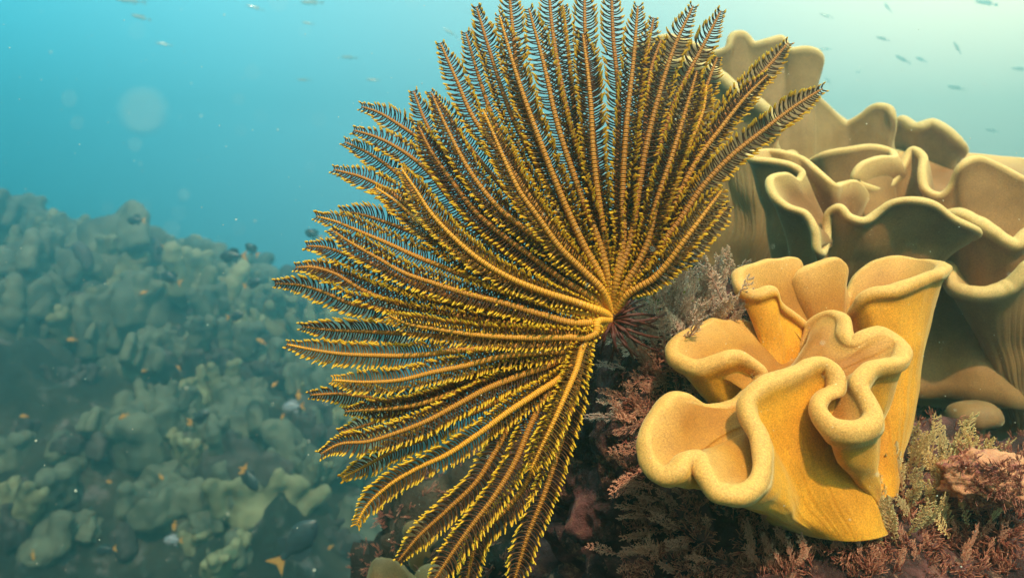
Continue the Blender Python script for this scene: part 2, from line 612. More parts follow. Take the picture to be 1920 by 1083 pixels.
# ------------------------------------------------------------------ leather corals
def leather(name, parent, rim, base, brad, mat, lip=0.0066, n=560, J=22, inner=12, floor=0.5,
            stalk_pow=1.2, flare=0.25, seed=0, keep=1.0, wob=0.004, sm=0.028, drop=None):
    R = catmull([P(*p) for p in rim], n, True)
    R = lowpass(R, 0.008)
    base = np.asarray(base, float)
    cen = R.mean(0)
    axis = np.array([0, 0, 1.0])
    big = lowpass(R, 0.9)
    dr = big - big.mean(0)
    dr -= np.outer(dr @ axis, axis)
    dr /= np.linalg.norm(dr, axis=1, keepdims=True)
    B = base + dr * brad
    if drop:
        lo = lowpass(R, 0.22)
        B = cen + (lo - cen) * drop[1] + np.array([0, drop[2], -drop[0]])
        base = B.mean(0)
    T = np.roll(R, -1, 0) - np.roll(R, 1, 0)
    T = lowpass(T, 0.010)
    T /= np.linalg.norm(T, axis=1, keepdims=True)
    R2 = lowpass(R, 0.12)
    down = (B * 0.35 + R2 * 0.65) + (base - cen) * 0.25
    U = R - down
    U -= np.sum(U * T, 1, keepdims=True) * T
    U /= np.linalg.norm(U, axis=1, keepdims=True)
    U = lowpass(U, 0.02)
    U -= np.sum(U * T, 1, keepdims=True) * T
    U /= np.linalg.norm(U, axis=1, keepdims=True)
    Nn = np.cross(T, U)
    if np.sum(Nn * (R - cen)) < 0:
        Nn = -Nn
    uu = np.linspace(0, 2 * np.pi, n, endpoint=False)
    circ = np.stack([np.cos(uu), np.sin(uu), uu * 0], 1)
    lipv = (1 + 0.16 * fbm(circ * 4.5, 3, seed + 20))[:, None]
    wr = (fbm(circ * 9, 4, seed + 30))[:, None]
    rings, top, lipa = [], [], []
    vs = np.linspace(0, 1, J)
    for back_, dn_, k_ in ((0.11, -0.035, 0.75), (0.05, -0.014, 0.9), (0.015, -0.004, 0.98)):   # foot running back into the rock
        rings.append(base + (B - base) * k_ + np.array([0, back_, dn_]))
        top.append(0.0)
        lipa.append(0.0)
    for v in vs:
        s = v ** stalk_pow
        D = lowpass(R, sm * (1 - v) ** 1.1 * 4)
        w = 1 - v
        ring = B * (1 - s) + D * s - 0  # loft
        ring = ring + Nn * lip * (0.85 - 0.15 * math.sin(v * math.pi)) * v ** 3
        # slight tuck under the lip
        if v > 0.6:
            ring = ring - Nn * lip * 0.30 * math.sin((v - 0.6) / 0.4 * math.pi) * keep
        if v > 0.97:
            ring = R - U * lip * 0.9 + Nn * lip * 1.0
        if v < 0.97:
            ring = ring + Nn * 0.0010 * (lip / 0.0064) * wr * math.sin(v * math.pi)
        rings.append(ring)
        top.append(0.0)
        lipa.append(0.0)
    for a in np.linspace(0.0, math.pi, 11):
        Nf = Nn
        rings.append(R + lip * lipv * (math.cos(a) * 1.08 * Nf + math.sin(a) * 1.0 * U) + Nn * lip * flare)
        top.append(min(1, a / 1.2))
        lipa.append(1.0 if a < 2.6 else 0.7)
    fl = base * (1 - floor) + cen * floor
    for q in np.linspace(0, 1, inner + 1)[1:]:
        D = lowpass(R, 0.05 * q * 3)
        s = q ** 0.85
        ring = D * (1 - s) + fl * s - Nn * lip * (1 - q) ** 2 * (1.0 - flare)
        ring = ring - U * lip * 0.5 * (1 - q) * min(1, q * 5)
        rings.append(ring)
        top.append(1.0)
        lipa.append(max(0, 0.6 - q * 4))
    V = np.stack(rings, 0)
    k = V.shape[0]
    # natural waviness
    flat = V.reshape(-1, 3)
    fq = 16 if wob < 0.008 else 7
    wv = np.stack([fbm(flat * fq + 5, 3, seed + 1), fbm(flat * fq + 50, 3, seed + 2), fbm(flat * fq + 90, 3, seed + 3)], 1)
    ww = np.repeat([math.sin(min(1, i_ / J) * math.pi) if i_ < J else 0.0 for i_ in range(k)], n)[:, None]
    flat = flat + wv * (wob if wob < 0.008 else 0.003 + (wob - 0.003) * ww)
    # vertical wrinkles on the stalk
    a, b_ = np.meshgrid(np.arange(k - 1), np.arange(n), indexing='ij')
    b2 = (b_ + 1) % n
    faces = np.stack([a * n + b_, a * n + b2, (a + 1) * n + b2, (a + 1) * n + b_], -1).reshape(-1, 4)
    me = mesh(name, flat, faces, mat, {'top': np.repeat(top, n), 'lip': np.repeat(lipa, n)})
    bm = bmesh.new()
    bm.from_mesh(me)
    bmesh.ops.recalc_face_normals(bm, faces=bm.faces)
    bm.to_mesh(me)
    bm.free()
    o = link(name, me, parent)
    return o


def coral_root(pt):
    e = empty('leather_coral', (0, 0, 0))
    return e


A_loop = [(1562, 594, .600), (1580, 606, .588), (1585, 635, .575), (1600, 655, .565), (1622, 640, .565), (1655, 632, .566), (1682, 645, .560),
          (1683, 668, .548), (1655, 688, .536), (1620, 706, .528), (1607, 735, .520), (1622, 757, .512), (1634, 780, .504), (1620, 803, .495),
          (1588, 808, .490), (1555, 800, .494), (1539, 780, .502), (1547, 760, .512), (1574, 744, .520), (1570, 718, .526), (1547, 702, .530),
          (1526, 700, .528), (1498, 712, .522), (1460, 722, .514), (1425, 738, .506), (1403, 762, .500), (1408, 790, .492), (1424, 822, .482),
          (1430, 860, .470), (1420, 905, .458), (1388, 930, .452), (1350, 920, .456), (1330, 888, .464), (1310, 858, .474), (1290, 858, .474),
          (1274, 880, .466), (1250, 888, .466), (1226, 868, .474), (1214, 830, .486), (1222, 790, .500), (1252, 762, .514), (1290, 762, .524),
          (1325, 778, .532), (1358, 774, .540), (1400, 752, .546), (1432, 725, .556), (1436, 703, .560), (1410, 682, .562), (1378, 672, .562),
          (1345, 684, .562), (1310, 696, .565), (1283, 688, .572), (1277, 660, .584), (1300, 630, .600), (1350, 617, .618), (1410, 627, .626),
          (1458, 650, .626), (1488, 668, .620), (1503, 648, .618), (1522, 618, .615), (1542, 600, .608)]
B_loop = [(1752, 520, .615), (1715, 528, .602), (1660, 546, .594), (1622, 552, .596), (1606, 575, .604), (1590, 610, .640), (1550, 640, .665),
          (1512, 645, .650), (1503, 615, .628), (1480, 592, .618), (1456, 573, .612), (1447, 548, .608), (1420, 553, .606), (1394, 545, .612),
          (1388, 520, .625), (1412, 500, .640), (1455, 490, .655), (1492, 497, .668), (1490, 530, .672), (1494, 565, .660), (1492, 545, .652),
          (1500, 520, .648), (1530, 503, .650), (1560, 494, .655), (1574, 503, .660), (1572, 540, .675), (1580, 560, .682), (1606, 522, .690),
          (1650, 496, .692), (1705, 491, .686), (1740, 496, .672)]
yc = empty('leather_coral', P(1560, 1000, .58))
tag(yc, 'large bright yellow leather coral with deeply folded lobes in the foreground', 'coral')
yc.location = (0, 0, 0)
leather('folded_cup', yc, A_loop, P(1550, 975, .565), 0.046, M_front, 0.0064, 760, J=26, floor=0.82, seed=1, wob=0.0055, stalk_pow=1.5, flare=0.1)
leather('rear_cup', yc, B_loop, P(1585, 985, .595), 0.040, M_front, 0.0060, 620, J=26, floor=0.55, seed=5, stalk_pow=0.7, flare=0.1)

M1 = [(1412, 300, .93), (1452, 306, .91), (1482, 314, .90), (1503, 330, .89), (1495, 345, .885), (1470, 335, .87), (1445, 345, .86), (1450, 370, .85),
      (1475, 392, .842), (1508, 405, .835), (1528, 438, .83), (1531, 468, .832), (1545, 450, .88), (1553, 400, .88), (1570, 392, .87), (1590, 410, .862),
      (1614, 416, .855), (1642, 400, .85), (1668, 383, .84), (1712, 377, .825), (1750, 386, .822), (1786, 412, .822), (1826, 434, .83),
      (1822, 446, .86), (1770, 436, .92), (1700, 410, .98), (1650, 395, 1.0), (1628, 385, .98), (1622, 362, .95), (1598, 344, .93), (1580, 350, .93), (1560, 352, .91),
      (1530, 325, .92), (1500, 300, .94), (1470, 290, .95), (1440, 286, .97), (1412, 288, .96)]
M2 = [(1520, 305, 1.08), (1545, 293, 1.05), (1590, 284, 1.03), (1635, 279, 1.02), (1672, 287, 1.01), (1678, 297, .99), (1645, 300, .97), (1610, 318, .96), (1602, 335, .96),
      (1625, 350, .97), (1655, 352, .985), (1690, 310, 1.0), (1712, 282, 1.0), (1730, 292, .985), (1728, 325, .97), (1738, 358, .96), (1765, 366, .95), (1788, 342, .94),
      (1800, 312, .93), (1825, 300, .93), (1862, 308, .93), (1920, 338, .92), (1990, 350, .95), (2010, 320, 1.1), (1900, 300, 1.25), (1750, 290, 1.25), (1600, 290, 1.2)]
M3 = [(1210, 85, 1.22), (1250, 72, 1.2), (1300, 86, 1.19), (1345, 100, 1.18), (1366, 92, 1.17), (1374, 68, 1.17), (1392, 66, 1.17), (1412, 86, 1.17), (1440, 80, 1.16), (1466, 74, 1.16),
      (1480, 96, 1.15), (1515, 94, 1.14), (1534, 104, 1.14), (1530, 140, 1.15), (1522, 170, 1.17), (1548, 205, 1.2), (1592, 236, 1.22), (1620, 222, 1.2), (1648, 202, 1.18),
      (1668, 205, 1.17), (1672, 240, 1.17), (1668, 270, 1.2), (1700, 268, 1.35), (1600, 240, 1.5), (1450, 130, 1.5), (1300, 100, 1.45), (1200, 100, 1.35)]
M4 = [(1682, 236, 1.25), (1692, 226, 1.24), (1704, 232, 1.23), (1716, 240, 1.22), (1745, 232, 1.21), (1772, 246, 1.2), (1795, 275, 1.2), (1798, 288, 1.22), (1765, 270, 1.26), (1740, 262, 1.27),
      (1770, 285, 1.30), (1790, 292, 1.35), (1740, 280, 1.42), (1690, 250, 1.4)]
M5 = [(1782, 518, .93), (1800, 545, .89), (1845, 552, .87), (1890, 538, .86), (1925, 500, .85), (1980, 478, .86), (2060, 470, .90), (2070, 440, 1.0), (1960, 430, 1.05), (1900, 470, 1.02),
      (1860, 492, 1.0), (1815, 480, .98)]
M6 = [(1776, 402, .93), (1800, 400, .91), (1830, 416, .895), (1862, 440, .885), (1896, 460, .88), (1925, 440, .88), (1960, 430, .90), (1970, 400, 1.05), (1880, 400, 1.12), (1800, 395, 1.1)]
M7 = [(1240, 130, 1.12), (1275, 118, 1.1), (1330, 135, 1.09), (1370, 165, 1.08), (1400, 190, 1.07), (1425, 200, 1.06), (1443, 225, 1.06), (1440, 270, 1.07), (1480, 290, 1.15), (1400, 240, 1.25), (1300, 160, 1.25)]


def lcoral(loops, base, brad, mat, lip, label, **kw):
    e = empty('leather_coral', (0, 0, 0))
    tag(e, label, 'coral', 'leather corals on the reef top')
    for lp in loops:
        leather('folded_cup', e, lp, base, brad, mat, lip, seed=len(lp), wob=0.020, **kw)
    return e


lcoral([M1], P(1640, 860, .98), 0.10, M_mid, 0.0050, 'tan leather coral rising right behind the yellow one, with a wide wavy wing', floor=0.6, stalk_pow=0.9, n=600, drop=(.13, .72, .05))
lcoral([M2], P(1760, 700, 1.08), 0.12, M_mid, 0.0058, 'brown leather coral with upright pointed flaps, behind the wavy wing', floor=0.7, stalk_pow=0.9, drop=(.32, .82, -.04))
lcoral([M3], P(1480, 560, 1.34), 0.16, M_far, 0.0075, 'pale olive leather coral highest on the reef, its crest against the open water', floor=0.75, stalk_pow=0.9, drop=(.42, .85, -.04))
lcoral([M4], P(1740, 520, 1.32), 0.08, M_far, 0.010, 'small dark olive leather coral cap on the skyline, right of the highest coral', floor=0.75, drop=(.22, .8, .03))
lcoral([M5], P(1930, 800, .98), 0.045, M_mid, 0.010, 'leather coral with a thick bare stalk at the right edge', floor=0.6, stalk_pow=1.6)
lcoral([M6], P(1880, 620, 1.05), 0.07, M_mid, 0.009, 'narrow brown leather coral sheet just above the thick stalked coral', floor=0.7, drop=(.2, .8, .03))
lcoral([M7], P(1380, 520, 1.25), 0.10, M_far, 0.012, 'rounded olive leather coral lobes behind the right arms of the feather star', floor=0.7, drop=(.3, .9, .03))

# ------------------------------------------------------------------ feather star
U0 = (1140, 566)
ARMS = [  # (layer, tone, points tip -> base)
 (1, .15, [(952,-40),(960,40),(980,185),(1020,290),(1076,400),(1118,490)]),
 (2, .10, [(893,12),(917,92),(962,222),(1017,332),(1075,440),(1115,510)]),
 (0, .35, [(936,28),(965,129),(1017,277),(1060,385),(1100,470),(1128,520)]),
 (0, .25, [(991,15),(1017,110),(1047,240),(1091,370),(1125,460),(1140,520)]),
 (2, .10, [(1028,-40),(1034,40),(1055,170),(1095,330),(1128,450)]),
 (3, .30, [(1056,10),(1066,100),(1080,230),(1108,370),(1135,480)]),
 (2, .10, [(1096,-40),(1097,60),(1110,222),(1125,380),(1142,500)]),
 (0, .30, [(1093,64),(1107,185),(1113,295),(1129,420),(1143,500)]),
 (1, .05, [(1146,-40),(1150,74),(1159,166),(1158,300),(1155,430),(1148,520)]),
 (0, .20, [(1196,11),(1188,111),(1174,240),(1167,370),(1168,450),(1155,520)]),
 (3, .05, [(1226,33),(1215,90),(1200,200),(1190,330),(1175,460)]),
 (2, .10, [(1240,74),(1222,126),(1212,210),(1200,330),(1180,460),(1155,530)]),
 (0, .12, [(1300,11),(1266,85),(1236,177),(1211,277),(1195,370),(1180,460),(1155,530)]),
 (1, .08, [(1352,20),(1321,81),(1277,166),(1251,230),(1222,330),(1200,430),(1165,530)]),
 (2, .15, [(1345,107),(1325,160),(1290,240),(1250,330),(1215,440),(1170,530)]),
 (0, .18, [(1307,133),(1292,185),(1259,295),(1229,388),(1212,460),(1170,540)]),
 (1, .55, [(1325,160),(1318,207),(1295,266),(1265,350),(1225,450),(1175,540)]),
 (2, .08, [(1478,80),(1443,122),(1395,172),(1340,240),(1280,330),(1230,440),(1170,540)]),
 (1, .25, [(1440,140),(1399,181),(1355,236),(1303,307),(1273,365),(1240,440),(1180,540)]),
 (0, .12, [(1543,166),(1491,199),(1432,244),(1369,295),(1314,355),(1278,408),(1246,450),(1180,540)]),
 (0, .40, [(1356,353),(1339,376),(1291,440),(1226,521),(1175,553)]),
 (2, .20, [(1366,385),(1335,420),(1290,470),(1240,510),(1170,558)]),
 (2, .15, [(873,60),(899,148),(930,235),(985,340),(1050,440),(1110,515)]),
 (1, .20, [(825,80),(855,148),(888,222),(943,295),(1000,380),(1060,460),(1115,520)]),
 (3, .10, [(775,170),(795,222),(840,300),(900,370),(980,440),(1080,520)]),
 (2, .12, [(806,172),(845,225),(895,295),(955,365),(1040,460),(1110,530)]),
 (0, .30, [(812,182),(843,251),(888,332),(936,391),(991,435),(1040,472),(1085,510),(1118,540)]),
 (1, .15, [(784,236),(807,281),(851,345),(888,394),(943,442),(999,483),(1054,524),(1110,558)]),
 (-1, .45, [(906,207),(928,258),(954,318),(975,360),(1010,409),(1047,461),(1095,509),(1128,542)]),
 (-1, .65, [(751,314),(781,358),(807,398),(844,439),(899,487),(962,524),(1017,546),(1085,568),(1118,580)]),
 (3, .12, [(677,200),(707,210),(751,236),(788,262),(840,330),(900,410),(1000,490),(1080,545)]),
 (2, .12, [(662,244),(707,258),(751,281),(795,314),(850,380),(920,450),(1010,510),(1090,560)]),
 (3, .20, [(646,266),(692,288),(744,325),(800,390),(880,460),(980,520),(1080,565)]),
 (2, .15, [(625,318),(677,332),(729,358),(790,410),(860,460),(950,520),(1060,570)]),
 (1, .50, [(703,351),(736,373),(790,420),(850,470),(920,515),(1010,550),(1100,582)]),
 (2, .12, [(637,396),(677,402),(722,416),(781,439),(832,461),(890,500),(960,540),(1080,580)]),
 (1, .35, [(592,405),(622,413),(677,435),(729,457),(777,479),(832,501),(888,524),(962,555),(1058,580),(1115,592)]),
 (0, .30, [(622,431),(655,453),(707,483),(759,512),(814,531),(869,549),(943,568),(1017,590),(1076,605),(1116,603)]),
 (2, .15, [(574,461),(611,464),(655,479),(707,498),(760,525),(840,555),(950,585),(1080,608)]),
 (1, .18, [(554,501),(585,501),(626,512),(677,542),(750,570),(850,590),(1000,612),(1100,615)]),
 (2, .40, [(575,497),(648,512),(707,531),(759,546),(814,560),(880,580),(980,600),(1090,612)]),
 (1, .15, [(515,531),(566,535),(611,549),(655,568),(714,579),(795,594),(880,605),(1000,618),(1105,620)]),
 (-1, .50, [(729,590),(759,605),(814,616),(888,627),(980,633),(1065,632),(1104,631),(1118,622),(1119,606)]),
 (2, .25, [(566,612),(618,618),(685,621),(759,625),(850,632),(960,642),(1080,640)]),
 (1, .35, [(537,645),(574,653),(629,662),(703,666),(777,666),(851,658),(906,653),(1000,648),(1090,636)]),
 (0, .40, [(622,712),(685,716),(751,712),(814,697),(869,686),(943,668),(1017,660),(1076,652),(1100,634)]),
 (2, .15, [(581,740),(634,738),(683,743),(727,751),(800,735),(880,710),(980,680),(1080,655)]),
 (1, .30, [(646,771),(672,769),(727,766),(783,758),(820,747),(900,715),(1000,680),(1082,650)]),
 (0, .25, [(601,851),(634,833),(690,827),(746,810),(802,788),(858,758),(914,728),(969,706),(1042,678),(1084,650)]),
 (2, .10, [(635,812),(690,795),(760,768),(850,735),(950,700),(1080,655)]),
 (2, .40, [(640,896),(690,870),(746,840),(798,820),(839,792),(895,769),(970,730),(1070,662)]),
 (-1, .75, [(668,985),(683,955),(727,911),(783,877),(839,851),(895,814),(951,773),(1007,736),(1059,700),(1092,650)]),
 (1, .15, [(746,1052),(783,1007),(839,955),(895,900),(932,840),(955,800),(1000,750),(1065,690),(1090,650)]),
 (0, .15, [(800,1110),(817,1083),(876,996),(932,922),(969,859),(992,803),(1018,751),(1055,700),(1090,650)]),
 (2, .25, [(866,1120),(876,1083),(902,1000),(951,952),(988,903),(1010,850),(1035,780),(1070,700),(1092,650)]),
 (-1, .70, [(995,881),(1014,840),(1036,795),(1062,736),(1081,691),(1093,650),(1104,628)]),
 (1, .12, [(958,1110),(975,1050),(988,1007),(1018,933),(1040,866),(1060,800),(1077,747),(1086,700),(1096,650)]),
]
star = empty('feather_star', (0, 0, 0))
tag(star, 'yellow and dark brown feather star with a huge fan of feathery arms', 'feather star')
cen = P(1150, 596, .585)
D0 = .56


def smoothstep(a, b, x):
    t = np.clip((x - a) / (b - a), 0, 1)
    return t * t * (3 - 2 * t)


for ai, (layer, tone, pts) in enumerate(ARMS):
    r_ = random.Random(ai * 7 + 1)
    pts = pts[::-1]                      # base -> tip
    n_ = len(pts)
    q = []
    acc = np.r_[0, np.cumsum([math.dist(pts[i], pts[i + 1]) for i in range(n_ - 1)])]
    acc = acc / acc[-1]
    for (x, y), s in zip(pts, acc):
        d = D0 + 0.010 - 0.030 * math.sin(min(1, s * 1.15) * math.pi / 2) + layer * 0.0105 * (0.25 + 0.75 * s) + 0.022 * max(0, s - 0.55) ** 1.0
        q.append(P(x, y, d))
    # root of the arm in the calyx
    q = [cen * 0.75 + q[0] * 0.25 + np.array([0, 0.002, 0])] + q
    L0 = 360
    path = catmull(q, L0)
    seglen = np.linalg.norm(path[1] - path[0])
    L = seglen * (L0 - 1)
    s = np.linspace(0, 1, L0)
    rad = 0.0027 * (1 - s) ** 0.7 + 0.0008 + 0.0009 * np.exp(-s * 14)
    rad[-6:] *= np.linspace(1, 0.3, 6)
    # little knuckles where pinnules join
    rad = rad * (1 + 0.10 * np.sin(s * L / 0.0016 * math.pi))
    V, F, idx, t = tubes(path[None], rad[None], 7)
    tn = np.clip(tone + 0.75 * smoothstep(0.22, 0.0, t) + (0.5 * smoothstep(0.9, 1.0, t) if tone > 0.3 else 0), 0, 1)
    arm = link('arm', mesh('arm', V, F, M_arm, {'tone': tn, 'seg': t * L / 0.0016 * 2 * math.pi}), star)
    # pinnules
    sp = 0.0023
    npn = int(L / sp)
    ss = (np.arange(npn) + 0.5) / npn
    keepm = ss > 0.075
    ss = ss[keepm]
    npn = len(ss)
    fi = ss * (L0 - 1)
    i0 = np.clip(fi.astype(int), 0, L0 - 2)
    fr = (fi - i0)[:, None]
    base = path[i0] * (1 - fr) + path[i0 + 1] * fr
    T = np.gradient(path, axis=0)
    T /= np.linalg.norm(T, axis=1, keepdims=True)
    Tn = T[i0]
    Fc = np.array([0, -1.0, 0])
    S = np.cross(Tn, Fc)
    S /= np.linalg.norm(S, axis=1, keepdims=True)
    Fv = np.cross(S, Tn)
    Fv *= np.sign(np.sum(Fv * Fc, 1, keepdims=True))
    roll = r_.uniform(-0.35, 0.35)
    lift0 = r_.choice([-0.10, 0.10, 0.25, 0.4])
    allp, allr, allb = [], [], []
    for side in (-1, 1):
        Sr = S * side
        # roll of this arm about its axis
        Sv = Sr * math.cos(roll) + Fv * math.sin(roll) * side
        jit = rng.normal(0, 1, (npn, 4))
        wv_ = 0.06 * np.sin(ss * 9 + ai + side) + 0.04 * np.sin(ss * 37 + ai * 2.1 + side)
        Lp = (0.0118 + 0.0004 * jit[:, 0]) * (0.35 + 0.65 * smoothstep(0.05, 0.35, ss)) * (1 - 0.62 * smoothstep(0.86, 1.0, ss)) * (1 + wv_ * 0.5)
        alt = np.where(np.arange(npn) % 2 == 0, 1.0, -1.0)
        lift = lift0 + 0.20 * alt + 0.10 * jit[:, 1] + wv_
        fwd = 0.30 + 0.06 * jit[:, 2] + 0.35 * smoothstep(0.85, 1.0, ss) + wv_ * 0.5
        kk = 6
        u = np.linspace(0, 1, kk)
        pp = np.zeros((npn, kk, 3))
        curl = 0.20 + 0.12 * jit[:, 3] + wv_ * 0.6
        for ki, uu in enumerate(u):
            a = fwd + curl * uu ** 2 * 1.1
            dirx = Sv * (np.cos(a * 0.9) * uu)[:, None] + Tn * (np.sin(a * 0.9) * uu)[:, None] + Fv * (lift * uu - 0.35 * uu * (1 - uu) + 0.15 * uu ** 3)[:, None]
            pp[:, ki] = base + Sv * 0.0007 + dirx * Lp[:, None]
        rr = np.array([0.00090, 0.00086, 0.00080, 0.00084, 0.00120, 0.00055])[None] * np.ones((npn, 1)) * (0.75 + 0.25 * (1 - ss[:, None]))
        allp.append(pp)
        allr.append(rr)
        br = 0.85 * smoothstep(0.93, 1.0, ss) * (1 if tone > 0.38 else 0.0) + 0.12 * (tone > 0.3)
        allb.append(br)
    V, F, idx, t = tubes(np.vstack(allp), np.vstack(allr), 4, ref=(0.3, 0.2, 0.93), flat=1.0)
    o = link('pinnules', mesh('pinnules', V, F, M_pin, {'tip': t, 'bright': np.concatenate(allb)[idx]}), arm)
    tag(o, kind='stuff')

# calyx and cirri
bm = bmesh.new()
bmesh.ops.create_uvsphere(bm, u_segments=28, v_segments=18, radius=1)
for v in bm.verts:
    v.co = Vector((v.co.x * 0.010, v.co.y * 0.009, v.co.z * 0.013)) * (1 + 0.12 * math.sin(v.co.x * 9) * math.cos(v.co.z * 7))
    v.co += Vector(cen + np.array([0.0, 0.004, 0]))
me = bpy.data.meshes.new('calyx')
bm.to_mesh(me)
bm.free()
me.polygons.foreach_set('use_smooth', np.ones(len(me.polygons), bool))
me.materials.append(M_cirri)
link('calyx', me, star)
for i in range(22):
    a = math.radians(-115 + 165 * i / 21 + random.uniform(-6, 6))
    ln = random.uniform(60, 105)
    dx, dy = math.cos(a), -math.sin(a)
    px0, py0 = 1148, 600
    bend_ = random.uniform(-0.45, 0.45)
    pts = []
    for k_, u_ in enumerate(np.linspace(0, 1, 6)):
        ang = a + bend_ * u_
        pts.append(P(px0 + math.cos(ang) * ln * u_, py0 - math.sin(ang) * ln * u_, .585 - .02 * math.sin(u_ * 2.4) + .03 * u_ ** 3 + random.uniform(-.002, .002)))
    pa = catmull(pts, 24)
    ra = np.linspace(0.0015, 0.0008, 24) * (1 + 0.18 * np.sin(np.arange(24) * 2.1))
    V, F, idx, t = tubes(pa[None], ra[None], 6)
    link('cirrus', mesh('cirrus', V, F, M_cirri), star)


USED = {}
SIZE_W = ['small', 'mid-sized', 'large']
ROCK_MARKS = [((1240, 540), 'green algae tuft'), ((1200, 650), 'dark feather star legs'), ((1375, 500), 'dark gap'), ((1270, 655), 'yellow coral left lobe'),
              ((1205, 830), 'lowest yellow cup'), ((1330, 960), 'lowest cup underside'), ((1120, 780), 'black shadow edge'), ((1180, 1070), 'bottom picture edge'),
              ((1680, 850), 'yellow coral stalk'), ((1868, 905), 'orange pink sponge'), ((1826, 775), 'mushroom coral'), ((1560, 1010), 'yellow coral foot'), ((1900, 1060), 'bottom right corner'),
              ((1870, 760), 'thick bare stalk')]
REEF_MARKS = [((256, 413), 'lone fish over the crest'), ((455, 475), 'pair of dark fish'), ((322, 522), 'yellow-tailed dark fish'), ((472, 531), 'fish at the crest'), ((520, 535), 'leftmost arm tip'),
              ((30, 440), 'left picture edge'), ((120, 430), 'highest part of the crest'), ((440, 592), 'upper slope dark fish'), ((550, 762), 'pale fish by the arms'), ((372, 782), 'mid slope dark fish'),
              ((468, 895), 'slim nose-down fish'), ((553, 1020), 'largest fish'), ((325, 1012), 'white fish'), ((200, 1030), 'fish at the bottom left'), ((45, 780), 'left edge orange fish'),
              ((135, 637), 'left slope orange fish'), ((560, 650), 'lower left arm tips'), ((205, 903), 'shadowed orange fish'), ((600, 850), 'lowest left arms'), ((20, 1060), 'bottom left corner')]


def where(px, py, marks, k=0):
    m_ = sorted(marks, key=lambda q_: (q_[0][0] - px) ** 2 + (q_[0][1] - py) ** 2)[k]
    dx, dy = px - m_[0][0], py - m_[0][1]
    if dx * dx + dy * dy < 400:
        w_ = 'right at'
    elif abs(dx) > 2.2 * abs(dy):
        w_ = 'right of' if dx > 0 else 'left of'
    elif abs(dy) > 2.2 * abs(dx):
        w_ = 'below' if dy > 0 else 'above'
    else:
        w_ = ('below' if dy > 0 else 'above') + (' and right of' if dx > 0 else ' and left of')
    return w_ + ' the ' + m_[1]


def unique(prefix, px, py, marks):
    for k in range(9):
        lb = '%s, %s' % (prefix, where(px, py, marks, k))
        if lb not in USED:
            break
    USED[lb] = 1
    return lb


# ------------------------------------------------------------------ feathery soft corals
def sprig_mesh(name, seed, mat, nb=17, sub=5, thick=1.0):
    """unit length, grows along +Z, fan in XZ plane, side of view -Y"""
    r_ = random.Random(seed)
    paths, radii, tips = [], [], []
    bend_ = r_.uniform(-0.18, 0.18)

    def stem(u):
        return np.array([bend_ * u ** 2, 0.10 * math.sin(u * 2 + seed), u])
    k = 8
    sp_ = np.array([stem(u) for u in np.linspace(0, 1, k)])
    paths.append(sp_)
    radii.append(np.linspace(0.020, 0.008, k) * thick)
    tips.append(np.linspace(0.0, 0.8, k))
    for i in range(nb):
        u = 0.10 + 0.88 * (i + r_.uniform(-.25, .25)) / nb
        for side in (-1, 1):
            if r_.random() < 0.08:
                continue
            b0 = stem(u + 0.01 * side)
            ln = (0.27 * math.sin(min(1, u * 1.6) * math.pi / 2) * (1 - 0.62 * u ** 2)) * r_.uniform(0.75, 1.2)
            a = math.radians(r_.uniform(38, 60))
            dy = r_.uniform(-0.16, 0.12)
            pts = []
            for q_ in np.linspace(0, 1, k):
                aa = a - 0.45 * q_
                pts.append(b0 + ln * q_ * np.array([side * math.sin(aa), dy, math.cos(aa)]))
            pts = np.array(pts)
            paths.append(pts)
            radii.append(np.linspace(0.011, 0.007, k) * thick)
            tips.append(np.linspace(0.6, 1, k))
            for s_ in range(sub):
                w = 0.25 + 0.72 * s_ / sub
                bb = pts[int(w * (k - 1))]
                ln2 = ln * r_.uniform(0.20, 0.34) * (1.15 - w * 0.5)
                for sd in (-1, 1):
                    if r_.random() < 0.2:
                        continue
                    d_ = np.array([side * math.sin(a + sd * 0.85), dy + r_.uniform(-.25, .2), math.cos(a + sd * 0.85)])
                    dd = np.array([bb + d_ * ln2 * q_ + np.array([0, 0, 0.25 * ln2 * q_ ** 2]) for q_ in np.linspace(0, 1, k)])
                    paths.append(dd)
                    radii.append(np.linspace(0.008, 0.0055, k) * thick)
                    tips.append(np.linspace(0.8, 1, k))
    paths, radii, tips = np.array(paths), np.array(radii), np.array(tips)
    paths, radii, tips = paths[:, ::2][:, :4], radii[:, ::2][:, :4], tips[:, ::2][:, :4]
    V, F, idx, t = tubes(paths, radii, 3, ref=(0.2, 0.96, 0.1))
    tv = np.repeat(tips.ravel(), 3)
    return mesh(name, V, F, mat, {'tip': tv})


SPM = {}
for key, mt in (('pink', M_twig), ('yellow', M_twig_y), ('dim', M_twig_d)):
    SPM[key] = [sprig_mesh('feathery_soft_coral', 40 + i, mt, 10 + i % 3, 4, 1.1) for i in range(5)]


def basis(dirv, roll):
    z = Vector(dirv).normalized()
    y = Vector((0, 1, 0))
    y = (y - z * y.dot(z)).normalized()
    x = y.cross(z)
    m_ = Matrix((x, y, z)).transposed().to_4x4()
    return m_ @ Matrix.Rotation(roll, 4, 'Z')


